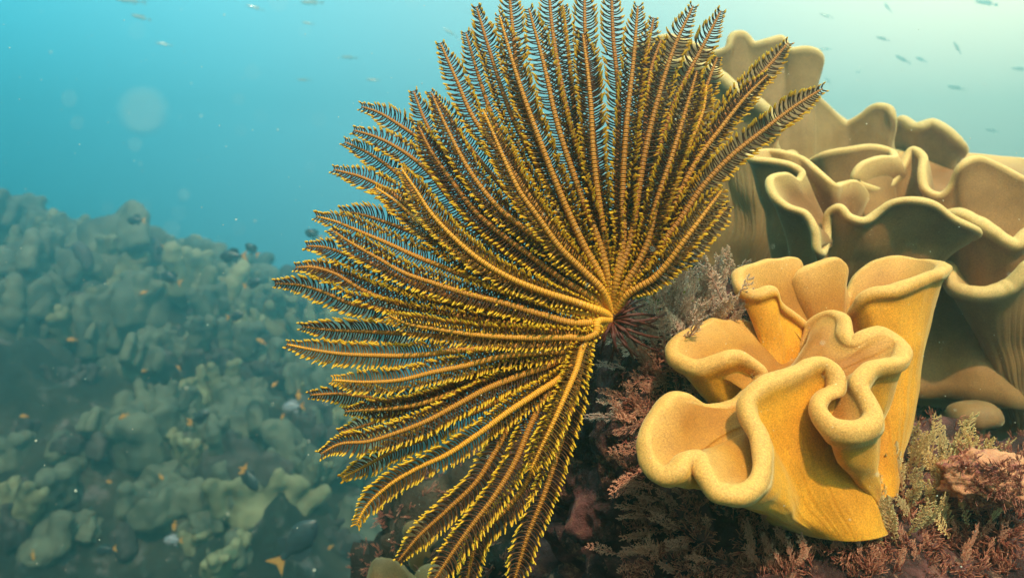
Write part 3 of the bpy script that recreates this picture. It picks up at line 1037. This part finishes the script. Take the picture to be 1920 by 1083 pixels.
def put_sprig(px, py, ang, ln, key, label, group, which=None, depth=None, toward=0.35):
    if depth is None:
        h = cam_hit(px, py, which)
        if h is None:
            return None
        p = np.array(h[0]) + np.array([0, 0.004, 0])
    else:
        p = P(px, py, depth)
    d = p[1]
    a = math.radians(ang)
    v = (math.cos(a), -toward, math.sin(a))
    o = link('feathery_soft_coral', random.choice(SPM[key]))
    o.matrix_world = Matrix.Translation(Vector(p)) @ basis(v, random.uniform(-.5, .5)) @ Matrix.Scale(ln * K * d, 4)
    lean = 'upright' if 70 < ang < 110 else ('left-leaning' if ang >= 110 else 'right-leaning')
    tone_ = {'pink': 'pale pink', 'yellow': 'cream yellow', 'dim': 'dim'}[key]
    size_ = 'short' if ln < 80 else ('mid-length' if ln < 110 else 'long')
    if not label:
        label = unique('%s %s %s feathery sprig' % (size_, lean, tone_), px, py, ROCK_MARKS)
    tag(o, label, 'soft coral', group)
    return o


G1 = 'feathery soft corals beside the feather star'
L1 = 'pale pink feathery soft coral sprig between the feather star and the yellow coral'
G2 = 'feathery soft corals down the dark rock edge'
L2 = 'dim fern-like soft coral sprig on the dark rock left of the yellow coral'
G3 = 'feathery soft corals under the yellow coral'
L3 = 'cream feathery soft coral sprig at the lower right of the yellow coral'
for i in range(60):
    u, w = random.random(), random.random()
    px = 1215 + 175 * u
    py = 668 - 118 * u - 10 + 60 * (w - 0.5) * 2
    put_sprig(px, py, random.uniform(75, 150) - 25 * u, random.uniform(100, 165) * (1 - .38 * u), 'pink', None, G1, (0,), toward=random.uniform(.5, 1.0))
put_sprig(1372, 600, 118, 140, 'pink', 'tallest pale pink feathery sprig, pointing up beside the dark gap', G1, (0,))
put_sprig(1300, 640, 158, 120, 'pink', 'pale feathery sprig reaching left over the dark legs of the feather star', G1, (0,))
for (px, py, an, ln) in [(1190, 700, 160, 85), (1180, 780, 172, 100), (1175, 760, 165, 60), (1225, 850, 165, 90), (1215, 800, 150, 70), (1225, 900, 190, 90), (1240, 920, 165, 80),
                         (1200, 740, 200, 70), (1230, 960, 170, 80), (1240, 1000, 175, 90), (1250, 1040, 170, 90), (1290, 1000, 150, 100)]:
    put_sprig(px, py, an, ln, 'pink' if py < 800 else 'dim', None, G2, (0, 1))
for i in range(70):
    px = random.uniform(1170, 1360)
    py = random.uniform(690, 1083)
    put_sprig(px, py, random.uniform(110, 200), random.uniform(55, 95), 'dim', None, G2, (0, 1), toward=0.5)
for i in range(48):
    px = random.uniform(1650, 1860)
    py = random.uniform(880, 1030) - (px - 1655) * 0.1
    put_sprig(px, py, random.uniform(70, 140), random.uniform(80, 125), 'yellow', None, G3, (1,), toward=random.uniform(.3, .8))
for (px, py, an, ln) in [(1700, 880, 68, 110), (1740, 880, 80, 110), (1690, 930, 110, 120), (1800, 890, 30, 90), (1760, 900, 100, 120), (1810, 885, 150, 60)]:
    put_sprig(px, py, an, ln, 'yellow', None, G3, (1,))
for i in range(46):
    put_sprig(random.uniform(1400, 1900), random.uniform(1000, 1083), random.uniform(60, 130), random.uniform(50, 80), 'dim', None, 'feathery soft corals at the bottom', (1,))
for i in range(30):
    put_sprig(random.uniform(1690, 1919), random.uniform(740, 850), random.uniform(70, 110), random.uniform(40, 75), 'dim', None, 'feathery soft corals in the dark at the right', (2,), toward=0.2)


# turf carpet on the rocks
def turf(name, which, n, mat, lo, hi, label, region):
    rr = random.Random(5)
    paths, radii = [], []
    for _ in range(n):
        qx, qy = rr.uniform(region[0], region[1]), rr.uniform(region[2], region[3])
        h = cam_hit(qx, qy, which)
        if h is None or (1420 < qx < 1680 and qy < 960):
            continue
        p, nr = np.array(h[0]), np.array(h[1])
        if vnoise(p[None] * 45, 3)[0] + rr.uniform(-.35, .35) < -0.02:
            continue
        if nr @ p > 0:
            nr = -nr
        L_ = rr.uniform(lo, hi)
        g = nr + np.array([rr.gauss(0, .5), rr.gauss(0, .5), rr.gauss(0.3, .5)])
        g /= np.linalg.norm(g)
        for b_ in range(4):
            e = g + np.array([rr.gauss(0, .55) for _ in range(3)])
            e /= np.linalg.norm(e)
            st = p + g * L_ * 0.22 * b_
            paths.append(np.array([st - g * 0.002 * (b_ == 0), st + e * L_ * 0.35, st + (e * 0.6 + g * 0.4) * L_ * 0.75]))
            radii.append(np.array([.0007, .0006, .0004]) * (L_ / 0.012) ** 0.5)
    V, F, idx, t = tubes(np.array(paths), np.array(radii), 3, ref=(0.3, 0.9, 0.2))
    o = link(name, mesh(name, V, F, mat, {'tip': t}))
    tag(o, label, 'turf', None, 'stuff')


turf('algae_turf', (0, 1), 9000, M_turf, 0.004, 0.011, 'short reddish algal turf covering the rocks under the yellow coral', (1165, 1919, 560, 1083))
turf('algae_turf', (2, 3), 6000, M_twig_d, 0.008, 0.02, 'sparse dull turf on the dark rocks further back', (650, 1919, 300, 1083))
turf('green_algae', (0,), 260, M_green, 0.012, 0.024, 'tuft of yellow green algae behind the centre of the feather star', (1195, 1265, 520, 575))

# pink lump and rubble at the bottom right
rocks.append(rock('sponge', P(1862, 898, .56), (0.034, 0.026, 0.018), simple('pink_sponge', [(0.3, (0.42, 0.16, 0.10)), (0.7, (0.70, 0.36, 0.18))], 30, 0.7, 0.8, 0.004, second=(70, .5, .6, (.3, .09, .09))), 51, 0.3, 1.6, 5, None))
turf('sponge_fuzz', (4,), 900, M_turf, 0.003, 0.007, 'fine pink fuzz growing on the orange pink sponge', (1780, 1919, 840, 980))
tag(rocks[-1][0], 'orange pink encrusting sponge lump at the right edge of the rock', 'sponge')


# ------------------------------------------------------------------ knobbly corals on the far reef
def colony(name, seed, style):
    r_ = random.Random(seed)
    bm = bmesh.new()

    def ball(p, r):
        ret = bmesh.ops.create_icosphere(bm, subdivisions=2, radius=r)
        bmesh.ops.translate(bm, verts=ret['verts'], vec=p)
    nf = {'finger': 11, 'lobe': 6, 'fold': 4}[style]
    for i in range(nf):
        a = r_.uniform(0, 6.28)
        rd = math.sqrt(r_.random()) * 0.10
        x, y = rd * math.cos(a), rd * math.sin(a) * 0.7
        if style == 'finger':
            h = r_.uniform(0.06, 0.15) * (1 - rd * 3)
            R_ = r_.uniform(0.016, 0.026)
            lx, ly = x * r_.uniform(0.3, .9), y * 0.6
            for k_ in range(9):
                u_ = k_ / 8
                ball((x + lx * u_, y + ly * u_, h * u_), R_ * (1.15 - 0.25 * u_) * (1 + 0.1 * math.sin(k_ * 2 + i)))
            if r_.random() < .5:
                for k_ in range(5):
                    u_ = k_ / 4
                    ball((x + lx * .6 + 0.03 * u_, y, h * .6 + 0.03 * u_), R_ * .8)
        elif style == 'lobe':
            R_ = r_.uniform(0.028, 0.045)
            h = r_.uniform(0.05, 0.12)
            for k_ in range(8):
                u_ = k_ / 7
                ball((x, y, h * u_), R_ * (1 - 0.1 * u_))
            ball((x + .02, y, h * .95), R_ * .8)
        else:
            h = r_.uniform(0.06, 0.13)
            w = r_.uniform(0.06, 0.11)
            ph, sl = r_.uniform(0, 6), r_.uniform(-.3, .3)
            for k_ in range(16):
                u_ = k_ / 15 - .5
                top_ = h * (1 - 1.4 * abs(u_) ** 1.7) * (1 + 0.16 * math.sin(u_ * 16 + ph))
                for z_ in np.linspace(0, top_, 5):
                    ball((x * .6 + w * u_ * 2, y * 1.4 + 0.022 * math.sin(u_ * 9 + ph) + sl * u_ * .1, z_), 0.018)
    ball((0, 0, -0.01), 0.07)
    me = bpy.data.meshes.new(name)
    bm.to_mesh(me)
    bm.free()
    o = bpy.data.objects.new('tmp', me)
    C.objects.link(o)
    rm = o.modifiers.new('r', 'REMESH')
    rm.mode = 'VOXEL'
    rm.voxel_size = 0.0075
    rm.use_smooth_shade = True
    s_ = o.modifiers.new('s', 'SMOOTH')
    s_.factor = .6
    s_.iterations = 3
    dg = bpy.context.evaluated_depsgraph_get()
    out = bpy.data.meshes.new_from_object(o.evaluated_get(dg))
    bpy.data.objects.remove(o)
    bpy.data.meshes.remove(me)
    out.name = name
    co = np.empty(len(out.vertices) * 3, np.float32)
    out.vertices.foreach_get('co', co)
    co = co.reshape(-1, 3)
    no = np.empty(len(out.vertices) * 3, np.float32)
    out.vertices.foreach_get('normal', no)
    co = co + no.reshape(-1, 3) * (0.004 * fbm(co * 40, 3, seed))[:, None]
    out.vertices.foreach_set('co', co.astype(np.float32).ravel())
    out.polygons.foreach_set('use_smooth', np.ones(len(out.polygons), bool))
    out.update()
    return out


M_finger_lit = simple('finger_coral_lit_tone', [(0.3, (0.10, 0.10, 0.06)), (0.7, (0.42, 0.39, 0.22))], 6, 0.7, 0.4, 0.006, 6)  # lighter finger coral colour, painting in the sunlit tops of the slope
COL = {}
for st in ('finger', 'lobe', 'fold'):
    COL[st] = []
    for i in range(3):
        me = colony('knobbly_coral', 100 + i * 3, st)
        me.materials.clear()
        me.materials.append(M_knob if i != 2 else M_knob2)
        COL[st].append(me)
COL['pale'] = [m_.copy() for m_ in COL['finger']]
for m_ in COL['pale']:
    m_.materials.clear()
    m_.materials.append(M_finger_lit)
desc = {'pale': 'sunlit-toned fingered', 'finger': 'fingered', 'lobe': 'round-lobed', 'fold': 'folded'}


def reef_hit(px, py):
    h = reef_bvh.ray_cast(Vector((0, 0, 0)), Vector(P(px, py, 1)).normalized())
    return h if h[0] is not None else None


def put_colony(px, py, style, sc_, zone):
    h = reef_hit(px, py)
    if h is None:
        # on the crest: nearest reef point straight below the line of sight
        for dy in range(4, 200, 6):
            h = reef_hit(px, py + dy)
            if h:
                break
    if not h:
        return
    d = h[0].y
    o = link('knobbly_coral', random.choice(COL[style]))
    s_ = sc_ * RS * random.uniform(.85, 1.25)
    o.matrix_world = Matrix.Translation(h[0] + Vector((0, 0.05, -0.05))) @ Matrix.Rotation(random.uniform(-.25, .25), 4, 'Y') @ Matrix.Rotation(random.uniform(-.5, .2), 4, 'X') @ Matrix.Rotation(random.uniform(0, 6.28), 4, 'Z') @ Matrix.Scale(s_, 4)
    size_ = 'small' if sc_ < .75 else ('mid-sized' if sc_ < 1.0 else 'large')
    tone_ = 'greyish ' if o.data.materials[0] == M_knob2 else ''
    tag(o, unique('%s %s%s hazy coral' % (size_, tone_, desc[style]), px, py, REEF_MARKS), 'coral', 'knobbly corals on the far reef')


def zone_of(px, py):
    if py < 520 and px < 330:
        return 'along the reef crest at the far left'
    if py < 640 and px >= 330:
        return 'on the crest next to the feather star'
    if py < 720:
        return 'on the upper slope of the background reef'
    if px < 330:
        return 'in the shadowy lower left of the reef'
    return 'low on the slope below the fish'


for i in range(300):
    px, py = random.uniform(-20, 700), random.uniform(400, 1083)
    if py > 900 and random.random() < .5:
        continue
    if px < 300 and py > 640 and random.random() < .45:
        continue
    st = random.choice(['finger', 'finger', 'lobe', 'fold'] if px > 250 else ['lobe', 'fold', 'fold', 'finger'])
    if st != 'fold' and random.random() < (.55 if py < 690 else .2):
        st = 'pale'  # lighter copies mostly upslope, where sunlight is put into the colour
    put_colony(px, py, st, random.uniform(.55, 1.5) * (1.15 if py < 620 else 0.85), zone_of(px, py))
for px in range(0, 690, 26):
    y_ = np.interp(px, [0, 100, 160, 320, 450, 560, 700], [455, 440, 450, 510, 545, 590, 690])
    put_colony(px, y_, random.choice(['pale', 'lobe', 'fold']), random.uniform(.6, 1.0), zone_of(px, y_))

# stubby brown corals under the lowest arms
for (px, py, d, s_, rz, lb) in [(775, 1000, .95, 1.0, .3, 'stubby brown coral knob behind the lowest arms of the feather star'),
                                (715, 1070, .82, 1.25, -.35, 'thick brown coral finger leaning left at the bottom edge')]:
    e = empty('stubby_coral', (0, 0, 0))
    tag(e, lb, 'coral')
    pa = catmull([P(px + 60, py + 90, d + .04), P(px + 25, py + 45, d + .01), P(px, py, d), P(px - 12, py - 22, d)], 40)
    ra = 0.024 * s_ * np.sqrt(np.clip(1 - np.linspace(0, 1, 40) ** 7, 0, 1)) * np.linspace(1.25, .8, 40)
    V, F, idx, t = tubes(pa[None], ra[None], 28)
    V = V + 0.0035 * fbm(V * 45, 4, 4)[:, None]
    link('finger', mesh('finger', V, F, M_far, {'top': t * 0 + 1, 'lip': t * 0}), e)
    if s_ > 1.1:
        pa = catmull([P(px + 90, py + 90, d + .05), P(px + 95, py + 30, d + .03), P(px + 80, py - 5, d + .02)], 40)
        V, F, idx, t = tubes(pa[None], ra[None] * .9, 28)
        link('finger', mesh('finger', V, F, M_far, {'top': t * 0 + 1, 'lip': t * 0}), e)
e = empty('mushroom_coral', (0, 0, 0))
tag(e, 'small brown mushroom-shaped coral in the shade at the far right', 'coral')
for nm, prof in (('cap', [(0.001, .026), (.02, .024), (.031, .014), (.033, .004), (.028, -.004), (.012, -.006)]), ('stalk', [(.013, -.004), (.011, -.03), (.014, -.07)])):
    th = np.linspace(0, 2 * np.pi, 48, endpoint=False)
    pr = catmull([(a, 0, b_) for a, b_ in prof], 20)
    V = np.array([[r0 * math.cos(t_), r0 * math.sin(t_), z0] for r0, _, z0 in pr for t_ in th]) + P(1826, 790, .90)
    V += 0.0015 * fbm(V * 50, 3, 1)[:, None]
    a, b_ = np.meshgrid(np.arange(19), np.arange(48), indexing='ij')
    F = np.stack([a * 48 + b_, a * 48 + (b_ + 1) % 48, (a + 1) * 48 + (b_ + 1) % 48, (a + 1) * 48 + b_], -1).reshape(-1, 4)
    link(nm, mesh(nm, V, F, M_far, {'top': V[:, 0] * 0 + 1, 'lip': V[:, 0] * 0}), e)


# ------------------------------------------------------------------ fish
def fish_mat(name, c0, c1, rough=0.35, metal=0.0):
    m, ns, ls, b = newmat(name)
    c = mix(ns, ls, c0, c1, attr(ns, 'tip'))
    n = noise_tex(ns, ls, 60, 3)
    rr = ramp(ns, [(0.3, (0.8, 0.8, 0.8)), (0.7, (1.1, 1.1, 1.1))])
    ls.new(n.outputs[0], rr.inputs[0])
    c = mix(ns, ls, c, rr.outputs[0], 1.0, 'MULTIPLY')
    ls.new(c, b.inputs['Base Color'])
    b.inputs['Roughness'].default_value = rough
    b.inputs['Metallic'].default_value = metal
    return m


F_dark = fish_mat('dark_fish', (0.02, 0.035, 0.045), (0.04, 0.06, 0.07))
F_yel = fish_mat('yellow_fin', (0.50, 0.24, 0.05), (0.60, 0.30, 0.07))
F_silver = fish_mat('silver_fish', (0.25, 0.36, 0.40), (0.90, 0.92, 0.88), 0.25, 0.3)
F_grey = fish_mat('grey_fin', (0.20, 0.28, 0.30), (0.30, 0.38, 0.38))
F_white = fish_mat('white_fish', (0.20, 0.24, 0.30), (0.36, 0.38, 0.42))
F_eye = fish_mat('fish_eye', (0.01, 0.01, 0.01), (0.01, 0.01, 0.01), 0.1)


def fin_mesh(name, pts, mat, th=0.006):
    n = len(pts)
    V = [(x, -th, z) for x, z in pts] + [(x, th, z) for x, z in pts]
    me = bpy.data.meshes.new(name)
    me.from_pydata(V, [], [tuple(range(n)), tuple(range(2 * n - 1, n - 1, -1))] + [(i, i + n, (i + 1) % n + n, (i + 1) % n) for i in range(n)])
    at = me.attributes.new('tip', 'FLOAT', 'POINT')
    at.data.foreach_set('value', np.ones(2 * n, np.float32) * .5)
    me.materials.append(mat)
    me.update()
    return me


def fish_parts(deep, bodymat, finmat, tailmat):
    """unit length fish, nose at -X .5, tail at +X"""
    k, s_ = 18, 16
    u = np.linspace(0, 1, k)
    h = deep * np.interp(u, [0, .06, .2, .4, .65, .85, 1], [.03, .38, .82, 1, .72, .28, .2]) * .5
    w = h * .42 + .004
    th = np.linspace(0, 2 * np.pi, s_, endpoint=False)
    V, A_ = [], []
    for uu, hh, ww in zip(u, h, w):
        for t_ in th:
            V.append((-.5 + uu * .8, ww * math.cos(t_), hh * math.sin(t_)))
            A_.append(.5 - .5 * math.sin(t_))
    a, b_ = np.meshgrid(np.arange(k - 1), np.arange(s_), indexing='ij')
    F = np.stack([a * s_ + b_, a * s_ + (b_ + 1) % s_, (a + 1) * s_ + (b_ + 1) % s_, (a + 1) * s_ + b_], -1).reshape(-1, 4)
    D = deep * .5
    parts = [('body', mesh('body', V, F, bodymat, {'tip': A_})),
             ('tail_fin', fin_mesh('tail_fin', [(.28, .2 * D), (.5, D * .85), (.42, 0), (.5, -D * .85), (.28, -.2 * D)], tailmat)),
             ('dorsal_fin', fin_mesh('dorsal_fin', [(-.25, D * .8), (-.05, D * 1.35), (.15, D * 1.2), (.22, D * .35)], finmat)),
             ('anal_fin', fin_mesh('anal_fin', [(.0, -D * .8), (.12, -D * 1.25), (.22, -D * .35)], finmat))]
    bm = bmesh.new()
    bmesh.ops.create_uvsphere(bm, u_segments=8, v_segments=6, radius=.022)
    me = bpy.data.meshes.new('eye')
    bm.to_mesh(me)
    bm.free()
    me.materials.append(F_eye)
    at = me.attributes.new('tip', 'FLOAT', 'POINT')
    parts.append(('eye', me))
    return parts, deep


KINDS = {'damsel': fish_parts(.46, F_dark, F_dark, F_yel), 'silver': fish_parts(.17, F_silver, F_grey, F_grey), 'orange': fish_parts(.36, F_yel, F_yel, F_yel),
         'white': fish_parts(.48, F_white, F_white, F_yel), 'big': fish_parts(.42, F_dark, F_dark, F_yel)}


def fish(px, py, d, lpx, ang, kind, label, group, yaw=0.0):
    parts, deep = KINDS[kind]
    d *= 2.1
    e = empty('fish', (0, 0, 0))
    for nm, me in parts:
        if nm == 'eye':
            for s_ in (-1, 1):
                o = link(nm, me, e)
                o.location = (-.40, s_ * deep * .12, deep * .08)
        else:
            link(nm, me, e)
    e.matrix_world = Matrix.Translation(Vector(P(px, py, d))) @ Matrix.Rotation(math.radians(yaw), 4, 'Z') @ Matrix.Rotation(-math.radians(ang), 4, 'Y') @ Matrix.Scale(lpx * K * d, 4)
    tag(e, label, 'fish', group)


G = 'dark fish over the far reef'
# ang: tail direction, degrees anticlockwise from +x
fish(256, 413, 2.6, 36, 0, 'damsel', 'lone dark fish hovering above the crest of the far reef at the left', G)
fish(438, 480, 2.4, 52, 2, 'damsel', 'larger of two dark fish meeting in open water left of the feather star', G)
fish(473, 468, 2.5, 34, -40, 'damsel', 'smaller tilted dark fish above the nose of the larger one', G)
fish(472, 531, 2.3, 36, 200, 'damsel', 'dark fish at the top of the reef, just under the pair', G)
fish(588, 440, 2.4, 36, -25, 'damsel', 'dim fish half hidden behind the left arm tips', G)
fish(322, 522, 2.4, 44, -25, 'damsel', 'dark yellow-tailed fish in front of the reef crest, left of centre', G)
fish(440, 592, 2.4, 34, 190, 'damsel', 'dark fish with orange tail in front of the upper reef slope', G)
fish(300, 468, 2.7, 22, 60, 'damsel', 'tiny dark fish at the crest below the lone fish', G)
fish(550, 762, 2.0, 44, 5, 'white', 'fish with a pale body and orange tail beside the left arm tips', G)
fish(468, 895, 1.8, 56, 118, 'big', 'slim dark fish hanging nose down below the reef ledge', G)
fish(553, 1020, 1.5, 120, 228, 'big', 'largest dark fish with a yellow tail near the bottom edge', G)
fish(372, 782, 2.0, 44, 205, 'damsel', 'dark fish with orange tail over the middle of the slope', G)
fish(325, 1012, 1.7, 38, 0, 'white', 'white fish with orange tail low on the reef', G)
fish(200, 1030, 1.8, 40, 10, 'damsel', 'dark fish over the pale ledge at the bottom left', G)
for i, (px, py, an, w_) in enumerate([(135, 637, 0, 'left end of the upper slope'), (335, 690, -35, 'middle of the upper slope'), (270, 695, 10, 'slope under the crest'), (205, 903, 5, 'shadowy lower reef'),
                                     (302, 893, 120, 'foot of the lower reef'), (45, 780, 0, 'left edge of the reef'), (560, 740, 90, 'reef beside the arm tips'), (232, 780, 30, 'dark hollow of the reef'),
                                     (355, 795, 0, 'folded ledge'), (62, 1040, 95, 'bottom left corner'), (327, 985, 80, 'back of the white fish'), (490, 640, -30, 'reef right of the dark fish'),
                                     (455, 885, 20, 'tail of the slim dark fish'), (530, 780, 60, 'reef under the pale fish'), (620, 1025, 40, 'right of the largest fish'), (270, 548, 20, 'upper ledge'),
                                     (600, 745, 10, 'tips of the lowest left arms'), (515, 720, 45, 'middle right of the reef')]):
    fish(px, py, 1.9 if py > 700 else 2.3, random.uniform(15, 24), an, 'orange', 'tiny orange fish near the %s' % w_, 'tiny orange fish over the reef', random.uniform(-30, 30))
SV = [(1550, 30, 26, -28), (1655, 73, 28, -22), (1693, 112, 34, -24), (1727, 112, 30, -14), (1795, 90, 26, -62), (1793, 165, 38, -10), (1553, 152, 20, -40), (1548, 92, 22, 0), (1850, 6, 48, -8),
      (1665, 15, 24, -40), (1912, 130, 30, -12), (1610, 135, 14, 30), (845, 62, 30, -28), (265, 33, 46, -18), (246, 2, 60, -6), (479, 15, 34, -12), (586, 5, 50, -6), (578, 44, 26, -10),
      (308, 83, 30, -8), (655, 108, 36, -10), (700, 150, 28, -5), (1860, 245, 30, -5), (570, 150, 30, -6)]
for i, (px, py, l_, an) in enumerate(SV):
    if px > 1500:
        lb = 'slim silver fish at the top right, %s' % ['nearest the crest coral', 'above the pair', 'left one of a close pair', 'right one of a close pair', 'tilted steeply', 'lowest long one', 'small one level with the arm tip',
                                                                         'faint, over the crest coral', 'largest, cut by the top edge', 'faint, near the top edge', 'at the right border', 'tiniest of all'][i] if i < 12 else 'faint slim fish low over the olive corals at the right'
    else:
        lb = 'slim fish at the top left, %s' % {12: 'right beside the uppermost left arms', 13: 'under the longest one', 14: 'longest one cut by the top edge', 15: 'alone between the others', 16: 'cut by the top edge, nearest the arms',
                                                                 17: 'small, under the top edge', 18: 'faint, over the pale bubble', 19: 'faint, left of the arms', 20: 'faint, close to the arm tips', 22: 'faintest, mid water'}.get(i, 'faint')
    fish(px, py, 3.2 + (i % 4) * .35, l_, an, 'silver', lb, 'slim silver fish high in the water', (i * 13) % 40 - 20)

# ------------------------------------------------------------------ drifting particles
rr = random.Random(99)
bm = bmesh.new()
bmesh.ops.create_icosphere(bm, subdivisions=1, radius=1)
bv = np.array([v.co[:] for v in bm.verts])
bf = np.array([[v.index for v in f_.verts] for f_ in bm.faces])
bm.free()
Vs, Fs = [], []
for i in range(960):
    if i < 930:
        d = rr.uniform(.22, 2.2)
        p = P(rr.uniform(-100, 2020), rr.uniform(-100, 1180), d)
        r0 = rr.uniform(.00022, .00055) * (0.5 + d * .7)
    elif i < 959:
        d = rr.uniform(.09, .16)
        p = P(rr.uniform(0, 800), rr.uniform(0, 500), d)
        r0 = rr.uniform(.00014, .00026)
    else:                                   # one drifting close to the lens, far out of focus
        d = .045
        p = P(268, 210, d)
        r0 = .0004
    Vs.append(bv * np.array([r0 * rr.uniform(.7, 1.5), r0, r0 * rr.uniform(.7, 1.5)]) + p)
    Fs.append(bf + i * len(bv))
o = link('drifting_particles', mesh('drifting_particles', np.vstack(Vs), np.vstack(Fs), simple('plankton', [(0, (.6, .6, .5)), (1, (.8, .8, .7))], 5)))
tag(o, 'tiny pale specks drifting in the water', 'plankton', None, 'stuff')
